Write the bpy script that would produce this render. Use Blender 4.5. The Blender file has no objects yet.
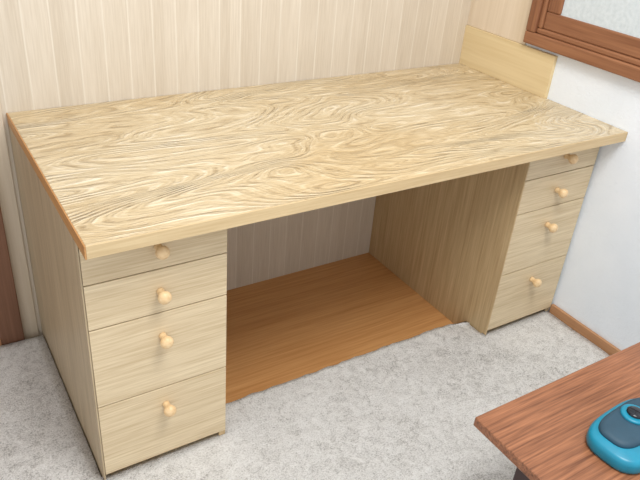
import bpy, bmesh, math, random
from mathutils import Matrix, Vector, noise
random.seed(3)
S=bpy.context.scene
try:
    S.view_settings.view_transform='Standard'; S.view_settings.look='None'
except Exception: pass

def lin(c):
    return tuple(((x/255)/12.92 if x/255<=.04045 else ((x/255+.055)/1.055)**2.4) for x in c)+(1.0,)

# ---------------- node helpers ----------------
class M:
    def __init__(s,name,rough=.5,spec=.5):
        s.m=bpy.data.materials.new(name); s.m.use_nodes=True
        s.t=s.m.node_tree; s.b=s.t.nodes['Principled BSDF']
        s.b.inputs['Roughness'].default_value=rough
        s.b.inputs['Specular IOR Level'].default_value=spec
        s.tc=s.t.nodes.new('ShaderNodeTexCoord')
    def n(s,k,**kw):
        nd=s.t.nodes.new(k)
        for a,b in kw.items(): setattr(nd,a,b)
        return nd
    def l(s,a,b): s.t.links.new(a,b)
    def mapping(s,scale,rot=(0,0,0),loc=(0,0,0)):
        mp=s.n('ShaderNodeMapping'); mp.inputs['Scale'].default_value=scale
        mp.inputs['Rotation'].default_value=rot; mp.inputs['Location'].default_value=loc
        s.l(s.tc.outputs['Object'],mp.inputs['Vector']); return mp.outputs[0]
    def noise(s,vec,scale=1,detail=4,rough=.5,dist=0):
        nd=s.n('ShaderNodeTexNoise'); nd.inputs['Scale'].default_value=scale
        nd.inputs['Detail'].default_value=detail; nd.inputs['Roughness'].default_value=rough
        nd.inputs['Distortion'].default_value=dist
        s.l(vec,nd.inputs['Vector']); return nd.outputs['Fac']
    def math(s,op,a,b=None,c=None):
        nd=s.n('ShaderNodeMath',operation=op)
        for i,v in enumerate((a,b,c)):
            if v is None: continue
            if isinstance(v,(int,float)): nd.inputs[i].default_value=v
            else: s.l(v,nd.inputs[i])
        return nd.outputs[0]
    def ramp(s,fac,stops):
        r=s.n('ShaderNodeValToRGB'); e=r.color_ramp.elements
        while len(e)<len(stops): e.new(.5)
        for i,(p,c) in enumerate(stops):
            e[i].position=p; e[i].color=lin(c) if not isinstance(c,(int,float)) else (c,c,c,1)
        s.l(fac,r.inputs[0]); return r.outputs[0]
    def mix(s,fac,a,b,mode='MIX'):
        nd=s.n('ShaderNodeMix',data_type='RGBA',blend_type=mode)
        for i,v in ((0,fac),(6,a),(7,b)):
            if isinstance(v,(int,float)): nd.inputs[i].default_value=v
            elif isinstance(v,tuple): nd.inputs[i].default_value=v
            else: s.l(v,nd.inputs[i])
        return nd.outputs[2]
    def col(s,c):
        if isinstance(c,tuple): s.b.inputs['Base Color'].default_value=c
        else: s.l(c,s.b.inputs['Base Color'])
    def bump(s,h,strength=.3,dist=.01):
        b=s.n('ShaderNodeBump'); b.inputs['Strength'].default_value=strength
        b.inputs['Distance'].default_value=dist; s.l(h,b.inputs['Height'])
        s.l(b.outputs[0],s.b.inputs['Normal'])

def solid(name,c,rough=.5,spec=.5,metal=0):
    m=M(name,rough,spec)
    nz=m.noise(m.mapping((1,1,1)),40,3)
    d=tuple(max(0,int(x*.93)) for x in c)
    m.col(m.ramp(nz,[(.3,d),(.7,c)])); m.b.inputs['Metallic'].default_value=metal
    return m.m

def wood(name,dark,light,axis='X',fine=170,band=30,rough=.45,bump=.1,spec=.4,mixb=.35,streak=.03,lo=.32,hi=.66):
    """straight-grained veneer running along axis"""
    m=M(name,rough,spec)
    i='XYZ'.index(axis)
    sc=[fine]*3; sc[i]=fine*streak
    f=m.noise(m.mapping(tuple(sc)),1,4,.6)
    sc2=[band]*3; sc2[i]=.9
    g=m.noise(m.mapping(tuple(sc2)),1,2,.5)
    sc3=[4]*3; sc3[i]=1.5
    q=m.noise(m.mapping(tuple(sc3)),1,2,.5)
    fac=m.math('ADD',m.math('MULTIPLY',f,1-mixb),m.math('MULTIPLY',g,mixb*.7))
    fac=m.math('ADD',fac,m.math('MULTIPLY',q,mixb*.3))
    m.col(m.ramp(fac,[(lo,dark),(hi,light)]))
    m.bump(fac,bump,.002)
    return m.m

# ---------------- mesh helpers ----------------
def obj(name,bm,mat=None,parent=None,smooth=False,bevel=0,seg=2):
    me=bpy.data.meshes.new(name); bm.normal_update(); bm.to_mesh(me); bm.free()
    o=bpy.data.objects.new(name,me); S.collection.objects.link(o)
    if mat: me.materials.append(mat)
    if smooth:
        for p in me.polygons: p.use_smooth=True
    if bevel:
        b=o.modifiers.new('bevel','BEVEL'); b.width=bevel; b.segments=seg; b.limit_method='ANGLE'
    if parent: o.parent=parent
    return o
def box(name,x,y,z,mat,parent=None,bevel=.001):
    bm=bmesh.new(); bmesh.ops.create_cube(bm,size=1)
    for v in bm.verts:
        v.co=Vector((x[0]+(v.co.x+.5)*(x[1]-x[0]),y[0]+(v.co.y+.5)*(y[1]-y[0]),z[0]+(v.co.z+.5)*(z[1]-z[0])))
    return obj(name,bm,mat,parent,bevel=bevel)
def empty(name,loc=(0,0,0)):
    e=bpy.data.objects.new(name,None); S.collection.objects.link(e); e.empty_display_size=.1
    e.location=(0,0,0); return e
def lathe(name,prof,mat,parent,loc,axis='-Y',n=28):
    bm=bmesh.new(); rings=[]
    for r,h in prof:
        ring=[]
        for k in range(n):
            a=2*math.pi*k/n
            if axis=='-Y': p=(r*math.cos(a),-h,r*math.sin(a))
            else: p=(r*math.cos(a),r*math.sin(a),h)
            ring.append(bm.verts.new(Vector(loc)+Vector(p)))
        rings.append(ring)
    for a,b in zip(rings,rings[1:]):
        for k in range(n): bm.faces.new((a[k],a[(k+1)%n],b[(k+1)%n],b[k]))
    bm.faces.new(rings[0]); bm.faces.new(rings[-1])
    bmesh.ops.recalc_face_normals(bm,faces=bm.faces)
    return obj(name,bm,mat,parent,smooth=True)

# ---------------- dimensions ----------------
W=1.473; D=.6845; F=-.6205; H=.70; T=.027
XL=-.003; WL=.2943; XR=1.463; XRL=1.1727; ZC=.046; CE=-.522

# ---------------- materials ----------------
# embossed desktop: cathedral / swirl figure in relief
m=M('embossed_elm_top',.30,.55)
h1=m.noise(m.mapping((1.7,5.6,1),loc=(.7,.3,0)),1,1.5,.4,.6)
small=m.noise(m.mapping((9,26,1)),1,2,.5)
h=m.math('ADD',h1,m.math('MULTIPLY',small,.045))
s1=m.math('MULTIPLY_ADD',m.math('SINE',m.math('MULTIPLY',h,165)),.5,.5)
rg=m.math('POWER',s1,2.2)
s2=m.math('MULTIPLY_ADD',m.math('SINE',m.math('MULTIPLY',h,520)),.5,.5)
fib=m.noise(m.mapping((14,330,1)),1,4,.65)
blot=m.noise(m.mapping((14,40,1),loc=(5,2,0)),1,3,.6)
amp=m.ramp(blot,[(.40,.1),(.62,1.0)])
blot2=m.noise(m.mapping((12,36,1),loc=(1,7,0)),1,4,.65)
amp2=m.ramp(blot2,[(.46,0.0),(.64,1.0)])
relief=m.math('MULTIPLY',rg,amp)
groove=m.math('MULTIPLY',m.math('POWER',m.math('SUBTRACT',1.0,s1),5.0),amp2)
f=m.math('ADD',m.math('ADD',m.math('MULTIPLY',relief,.20),m.math('MULTIPLY',s2,.10)),m.math('MULTIPLY',fib,.68))
patch=m.noise(m.mapping((1.4,2.6,1),loc=(2,4,0)),1,3,.5)
base=m.ramp(f,[(.26,(176,151,110)),(.46,(198,175,135)),(.74,(220,203,168))])
wh=m.ramp(f,[(.26,(190,170,134)),(.46,(210,193,160)),(.74,(236,226,206))])  # whitened ridges and patches: pale wood, partly glare put into the colour
c=m.mix(m.ramp(patch,[(.38,0.0),(.62,1.0)]),base,wh)
c=m.mix(m.math('MULTIPLY',groove,.42),c,lin((146,116,74)))  # grooves darkened: shaded side of the relief painted into the colour
m.col(c)
m.bump(m.math('SUBTRACT',m.math('ADD',relief,m.math('ADD',m.math('MULTIPLY',s2,.25),m.math('MULTIPLY',fib,.3))),groove),.9,.003)
mat_top=m.m
mat_edge=wood('desk_edge_banding',(184,157,114),(214,191,150),'X',200,bump=.08)
mat_trim=wood('left_edge_trim',(172,120,70),(202,154,100),'Y',200)
mat_front=wood('drawer_front_ash',(190,167,130),(225,207,174),'X',260,bump=.12)
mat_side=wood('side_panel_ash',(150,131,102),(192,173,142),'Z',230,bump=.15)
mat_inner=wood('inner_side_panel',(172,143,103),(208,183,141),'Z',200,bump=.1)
mat_dark=solid('dark_carcass',(70,50,34),.8)  # dark brown standing in for shade behind the drawer fronts
mat_knob=wood('beech_knob',(214,178,130),(234,206,162),'Y',120,bump=.03,rough=.35)
mat_floor=wood('honey_floor_wood',(184,128,74),(214,162,106),'X',130,band=24,rough=.4,bump=.04,lo=.34,hi=.66)
mat_tab=wood('brown_table_wood',(92,54,36),(172,116,82),'X',190,band=60,rough=.3,bump=.1,mixb=.35,streak=.035,lo=.34,hi=.62)
mat_tabdark=solid('table_leg_dark',(62,40,38),.5)
mat_frame=wood('window_frame_wood',(118,74,50),(156,108,76),'Y',120,rough=.4,bump=.08)
mat_framev=wood('window_frame_wood_v',(112,70,48),(152,104,72),'Z',120,rough=.4,bump=.08)
mat_ply=wood('yellow_plywood',(204,180,134),(222,202,160),'Y',60,rough=.6,bump=.05)
mat_beige=wood('beige_panel',(206,188,162),(222,206,184),'Z',60,rough=.6,bump=.03)
mat_base=wood('baseboard_wood',(160,114,76),(196,150,110),'Y',80,rough=.5)
mat_pillar=wood('pillar_wood',(200,184,160),(218,204,184),'Z',80,rough=.6)
mat_door=wood('door_wood',(98,66,48),(136,98,76),'Z',80,rough=.5)

# wall panelling: pale striped print
m=M('striped_wall_panelling',.6,.3)
sep=m.n('ShaderNodeSeparateXYZ'); m.l(m.tc.outputs['Object'],sep.inputs[0])
def stripes(pitch,a,b):
    fr=m.math('FRACT',m.math('MULTIPLY',sep.outputs[0],1/pitch))
    return m.ramp(m.math('ABSOLUTE',m.math('SUBTRACT',fr,.5)),[(a,0.0),(b,1.0)])
fl=m.math('FLOOR',m.math('MULTIPLY',sep.outputs[0],1/.031))
wn=m.n('ShaderNodeTexWhiteNoise',noise_dimensions='1D'); m.l(fl,wn.inputs['W'])
grain=m.noise(m.mapping((260,1,9)),1,4,.6)
fac=m.math('ADD',m.math('MULTIPLY',grain,.8),m.math('MULTIPLY',wn.outputs['Value'],.2))
c=m.ramp(fac,[(.3,(194,181,162)),(.7,(212,201,184))])
g=stripes(.062,.455,.49)
m.col(m.mix(m.math('MULTIPLY',g,.5),c,lin((226,218,204))))
m.bump(m.math('SUBTRACT',1.0,g),.12,.001)
mat_wall=m.m

# plaster
m=M('white_plaster',.85,.2)
p1=m.noise(m.mapping((1,1,1)),120,6,.7)
p2=m.noise(m.mapping((1,1,1)),5,2)
m.col(m.ramp(p2,[(.3,(228,235,242)),(.7,(238,243,248))]))
m.bump(p1,.45,.004)
mat_plaster=m.m

# carpet
m=M('pale_grey_carpet',.95,.05)
q1=m.noise(m.mapping((1,1,1)),260,4,.75)
q2=m.noise(m.mapping((1,1,1)),38,4,.7,.8)
q3=m.noise(m.mapping((1,1,1)),4,2)
fac=m.math('ADD',m.math('ADD',m.math('MULTIPLY',q1,.56),m.math('MULTIPLY',q2,.32)),m.math('MULTIPLY',q3,.12))
m.col(m.ramp(fac,[(.38,(166,162,156)),(.48,(220,217,212)),(.58,(240,238,234))]))
m.bump(m.math('ADD',q1,m.math('MULTIPLY',q2,.6)),.8,.007)
mat_carpet=m.m

# frosted glass
m=M('frosted_glass',.35,.6)
nz=m.noise(m.mapping((1,1,1)),90,3)
m.col(m.ramp(nz,[(.3,(186,196,200)),(.7,(202,210,214))]))
m.bump(nz,.3,.003)
m.b.inputs['Emission Color'].default_value=lin((205,215,222)); m.b.inputs['Emission Strength'].default_value=.08  # daylight through the pane added as a faint emission
mat_glass=m.m
mat_teal=solid('teal_plastic',(22,138,168),.35)
mat_char=solid('slate_blue_rubber',(44,76,94),.6)
mat_screen=solid('dark_lens',(24,30,38),.15)

# ---------------- room shell ----------------
RH=2.4
box('floor',(-1.6,W+.1),(-2.6,.1),(-.05,0),mat_floor,bevel=0)
box('wall_back',(-.012,W+.1),(0,.1),(0,RH),mat_wall,bevel=0)
box('wall_right',(W,W+.12),(-2.6,0),(0,RH),mat_plaster,bevel=0)
box('trim_pillar',(-.054,-.012),(-.004,.1),(0,RH),mat_pillar,bevel=.002)
# sliding door beyond the pillar
dr=empty('door_1')
box('door_frame_stile',(-.115,-.054),(-.026,.1),(0,RH),mat_door,dr,.003)
box('door_sill',(-1.6,-.115),(-.03,.1),(0,.062),mat_base,dr,.002)
box('door_leaf',(-1.6,-.115),(.02,.05),(.062,2.0),mat_door,dr,.002)
box('door_head',(-1.6,-.115),(-.012,.1),(2.0,RH),mat_door,dr,.002)
# right wall claddings
box('trim_plywood',(W-.012,W),(-.391,0),(H,.830),mat_ply,bevel=.001)
box('trim_beige_panel',(W-.007,W),(-.262,0),(.8305,RH),mat_beige,bevel=.001)
box('baseboard_right',(W-.012,W),(-2.6,F-.0),(0,.076),mat_base,bevel=.002)
# window
wi=empty('window_1')
y0,y1,z0,z1=-.268,-1.75,.842,1.75
def frame(pre,ya,yb,za,zb,w,xa,xb):
    box(pre+'_bottom',(xa,xb),(yb,ya),(za,za+w),mat_frame,wi,.004)
    box(pre+'_top',(xa,xb),(yb,ya),(zb-w,zb),mat_frame,wi,.004)
    box(pre+'_stile_a',(xa,xb),(ya-w,ya),(za+w,zb-w),mat_framev,wi,.004)
    box(pre+'_stile_b',(xa,xb),(yb,yb+w),(za+w,zb-w),mat_framev,wi,.004)
frame('casing',y0,y1,z0,z1,.036,W-.026,W)
frame('casing_inner',y0-.036,y1+.036,z0+.036,z1-.036,.016,W-.018,W)
frame('sash',y0-.052,y1+.052,z0+.052,z1-.052,.050,W-.012,W)
box('sash_mullion',(W-.012,W),(-1.03,-.98),(z0+.102,z1-.102),mat_framev,wi,.004)
box('glass_pane',(W-.006,W-.001),(y1+.09,y0-.09),(z0+.09,z1-.09),mat_glass,wi,0)

# ---------------- carpet ----------------
def frange(a,b,s):
    n=max(1,int(round((b-a)/s))); return [a+(b-a)*i/n for i in range(n)]
g=.003
KY=F+.0165
xs=frange(-1.6,XL-g,.03)+frange(XL-g,WL+g,.02)+frange(WL+g,XRL-g,.015)+frange(XRL-g,W-.014,.02)+[W-.014]
ys=frange(-2.6,KY,.03)+frange(KY,CE,.012)+frange(CE,-.034,.02)+[-.034]
def keep(x,y):
    if y<KY: return True
    if x<XL-g: return True
    if WL+g<x<XRL-g and y<CE: return True
    return False
bm=bmesh.new(); V={}
def vert(i,j):
    if (i,j) not in V:
        x,y=xs[i],ys[j]
        z=ZC+.003*noise.noise(Vector((x*9,y*9,0)))+.002*noise.noise(Vector((x*37,y*37,4)))
        yy=y
        if abs(y-CE)<1e-6 and WL+g<=x<=XRL-g:
            yy=y+.006*noise.noise(Vector((x*30,2,0)))
            k=(x-1.09)/(XRL-1.09)
            if k>0: yy-=.03*k; z+=.006*k
        V[(i,j)]=bm.verts.new((x,yy,z))
    return V[(i,j)]
for i in range(len(xs)-1):
    for j in range(len(ys)-1):
        if keep((xs[i]+xs[i+1])/2,(ys[j]+ys[j+1])/2):
            bm.faces.new((vert(i,j),vert(i+1,j),vert(i+1,j+1),vert(i,j+1)))
be=[e for e in bm.edges if len(e.link_faces)==1]
r=bmesh.ops.extrude_edge_only(bm,edges=be)
for v in r['geom']:
    if isinstance(v,bmesh.types.BMVert): v.co.z=.001
bmesh.ops.recalc_face_normals(bm,faces=bm.faces)
obj('carpet',bm,mat_carpet,smooth=True)

# ---------------- desk ----------------
dk=empty('desk')
box('desktop',(0,W-.001),(-D+.003,-.001),(H-T,H),mat_top,dk,.0012)
box('desktop_front_edge',(0,W-.001),(-D,-D+.003),(H-T,H-.0003),mat_edge,dk,.0008)
box('desktop_left_edge',(-.003,0),(-D,-.001),(H-T,H+.0004),mat_trim,dk,.0008)
ZT=H-T-.0005
zz=[.064,.2675,.4698,.5756,ZT-.002]
def knob(i,x,z,p):
    prof=[(.0062,0),(.0062,.003),(.0056,.007),(.0062,.011),(.0085,.015),(.0104,.019),(.0108,.023),(.0098,.027),(.0072,.030),(.0035,.0315),(.0005,.0318)]
    lathe('knob_%d'%i,[(a*1.3,b*1.15) for a,b in prof],mat_knob,p,(x,F,z))
def pedestal(tag,xa,xb,outer,inner):
    zl=ZC+.003
    box(tag+'_side_a',(xa,xa+.016),(F+.017,-.001),(.0005,ZT),outer,dk)
    box(tag+'_side_b',(xb-.016,xb),(F+.017,-.001),(.0005,ZT),inner,dk)
    box(tag+'_side_a_lip',(xa,xa+.0035),(F,F+.017),(zl,ZT),outer,dk,.0004)
    box(tag+'_side_b_foot',(xb-.016,xb),(F+.003,F+.017),(zl,zz[0]-.001),inner,dk,.0004)
    box(tag+'_bottom',(xa+.016,xb-.016),(F+.03,-.02),(.062,.076),mat_dark,dk)
    box(tag+'_carcass',(xa+.016,xb-.016),(F+.03,-.02),(.08,ZT-.004),mat_dark,dk)  # solid fill, coloured dark so the drawer gaps look shaded
    box(tag+'_toe_board',(xa+.016,xb-.016),(F+.018,F+.028),(.0005,.063),mat_inner,dk)
    kz=[.217,.410,.523,.628]
    for i in range(4):
        box('%s_drawer_front_%d'%(tag,4-i),(xa+.0045,xb-.0005),(F,F+.016),(zz[i]+.0014,zz[i+1]-.0014),mat_front,dk,.0009)
        knob(4-i+(0 if tag=='left' else 4),(xa+xb)/2+.002,kz[i],dk)
pedestal('left',XL,WL,mat_side,mat_inner)
pedestal('right',XRL,XR,mat_inner,mat_side)
box('rear_rail',(WL,XRL),(-.016,-.001),(ZT-.06,ZT),mat_inner,dk)

# ---------------- low table ----------------
tb=empty('low_table')
tx0,tx1,ty0,ty1,TZ=.59,1.30,-1.80,-1.098,.40
box('tabletop',(tx0,tx1),(ty0,ty1),(TZ-.022,TZ),mat_tab,tb,.003)
box('tabletop_lip',(tx0+.012,tx1-.012),(ty0+.012,ty1-.012),(TZ-.032,TZ-.022),mat_tabdark,tb,.002)
ins=.095
for i,(lx,ly) in enumerate([(tx0+ins,ty1-ins),(tx1-ins,ty1-ins),(tx0+ins,ty0+ins),(tx1-ins,ty0+ins)]):
    box('leg_%d'%(i+1),(lx-.024,lx+.024),(ly-.024,ly+.024),(ZC+.004,TZ-.03),mat_tabdark,tb,.004)
box('apron_front',(tx0+ins,tx1-ins),(ty1-ins-.01,ty1-ins+.01),(TZ-.09,TZ-.03),mat_tabdark,tb)
box('apron_back',(tx0+ins,tx1-ins),(ty0+ins-.01,ty0+ins+.01),(TZ-.09,TZ-.03),mat_tabdark,tb)
box('apron_left',(tx0+ins-.01,tx0+ins+.01),(ty0+ins,ty1-ins),(TZ-.09,TZ-.03),mat_tabdark,tb)
box('apron_right',(tx1-ins-.01,tx1-ins+.01),(ty0+ins,ty1-ins),(TZ-.09,TZ-.03),mat_tabdark,tb)

# ---------------- small gadget of unknown kind ----------------
gd=empty('teal_gadget')
def sup(name,cx,cy,a,b,prof,mat,ang,n=48,e=3.2):
    bm=bmesh.new(); rings=[]
    for s,z in prof:
        ring=[]
        for k in range(n):
            t=2*math.pi*k/n; c,si=math.cos(t),math.sin(t)
            x=math.copysign(abs(c)**(2/e),c)*(a+s); y=math.copysign(abs(si)**(2/e),si)*(b+s)
            ring.append(bm.verts.new((cx+x*math.cos(ang)-y*math.sin(ang),cy+x*math.sin(ang)+y*math.cos(ang),z)))
        rings.append(ring)
    for p,q in zip(rings,rings[1:]):
        for k in range(n): bm.faces.new((p[k],p[(k+1)%n],q[(k+1)%n],q[k]))
    bm.faces.new(rings[0]); bm.faces.new(rings[-1])
    bmesh.ops.recalc_face_normals(bm,faces=bm.faces)
    return obj(name,bm,mat,gd,smooth=True)
A=math.radians(4)
cx,cy=.822,-1.283
z=TZ
sup('body',cx,cy,.100,.062,[(-.008,z+.0005),(-.002,z+.002),(0,z+.008),(0,z+.020),(-.002,z+.026),(-.007,z+.030)],mat_teal,A)
sup('top_pad',cx+.006,cy+.012,.084,.040,[(0,z+.028),(0,z+.034),(-.003,z+.038),(-.010,z+.040)],mat_char,A)
sup('dial_ring',cx+.012,cy+.020,.026,.026,[(0,z+.039),(0,z+.043),(-.003,z+.045),(-.006,z+.045)],mat_teal,A,e=2)
sup('dial',cx+.012,cy+.020,.016,.016,[(0,z+.044),(0,z+.048),(-.003,z+.050)],mat_screen,A,e=2)
sup('screen',cx+.064,cy+.012,.014,.026,[(0,z+.039),(0,z+.042),(-.002,z+.043)],mat_screen,A)

# ---------------- light ----------------
w=bpy.data.worlds.new('room_ambient'); S.world=w; w.use_nodes=True
w.node_tree.nodes['Background'].inputs[0].default_value=(.97,.98,1,1)
w.node_tree.nodes['Background'].inputs[1].default_value=1.06
def area(name,loc,target,size,power,col=(1,1,1)):
    l=bpy.data.lights.new(name,'AREA'); l.shape='RECTANGLE'; l.size=size[0]; l.size_y=size[1]; l.energy=power; l.color=col
    o=bpy.data.objects.new(name,l); S.collection.objects.link(o); o.location=loc
    o.rotation_euler=(Vector(target)-Vector(loc)).to_track_quat('-Z','Y').to_euler(); return o
area('overhead_fill',(.5,-1.5,2.35),(.6,-.5,.5),(.7,.7),33,(1,.995,.98))  # soft overhead light added to brighten the room, no visible fitting

# ---------------- camera ----------------
yaw,p,r=.5992,-.5299,.09014
cyw,syw=math.cos(yaw),math.sin(yaw)
fwd=Vector((syw*math.cos(p),cyw*math.cos(p),math.sin(p)))
rt=Vector((cyw,-syw,0)); up=rt.cross(fwd)
r2=rt*math.cos(r)+up*math.sin(r); u2=-rt*math.sin(r)+up*math.cos(r)
cam=bpy.data.cameras.new('camera'); co=bpy.data.objects.new('camera',cam); S.collection.objects.link(co)
cam.sensor_width=36; cam.lens=675.4*36/640; cam.clip_start=.02
Mx=Matrix((r2,u2,-fwd)).transposed().to_4x4(); Mx.translation=Vector((-.2181,-1.705,1.32))
co.matrix_world=Mx
S.camera=co
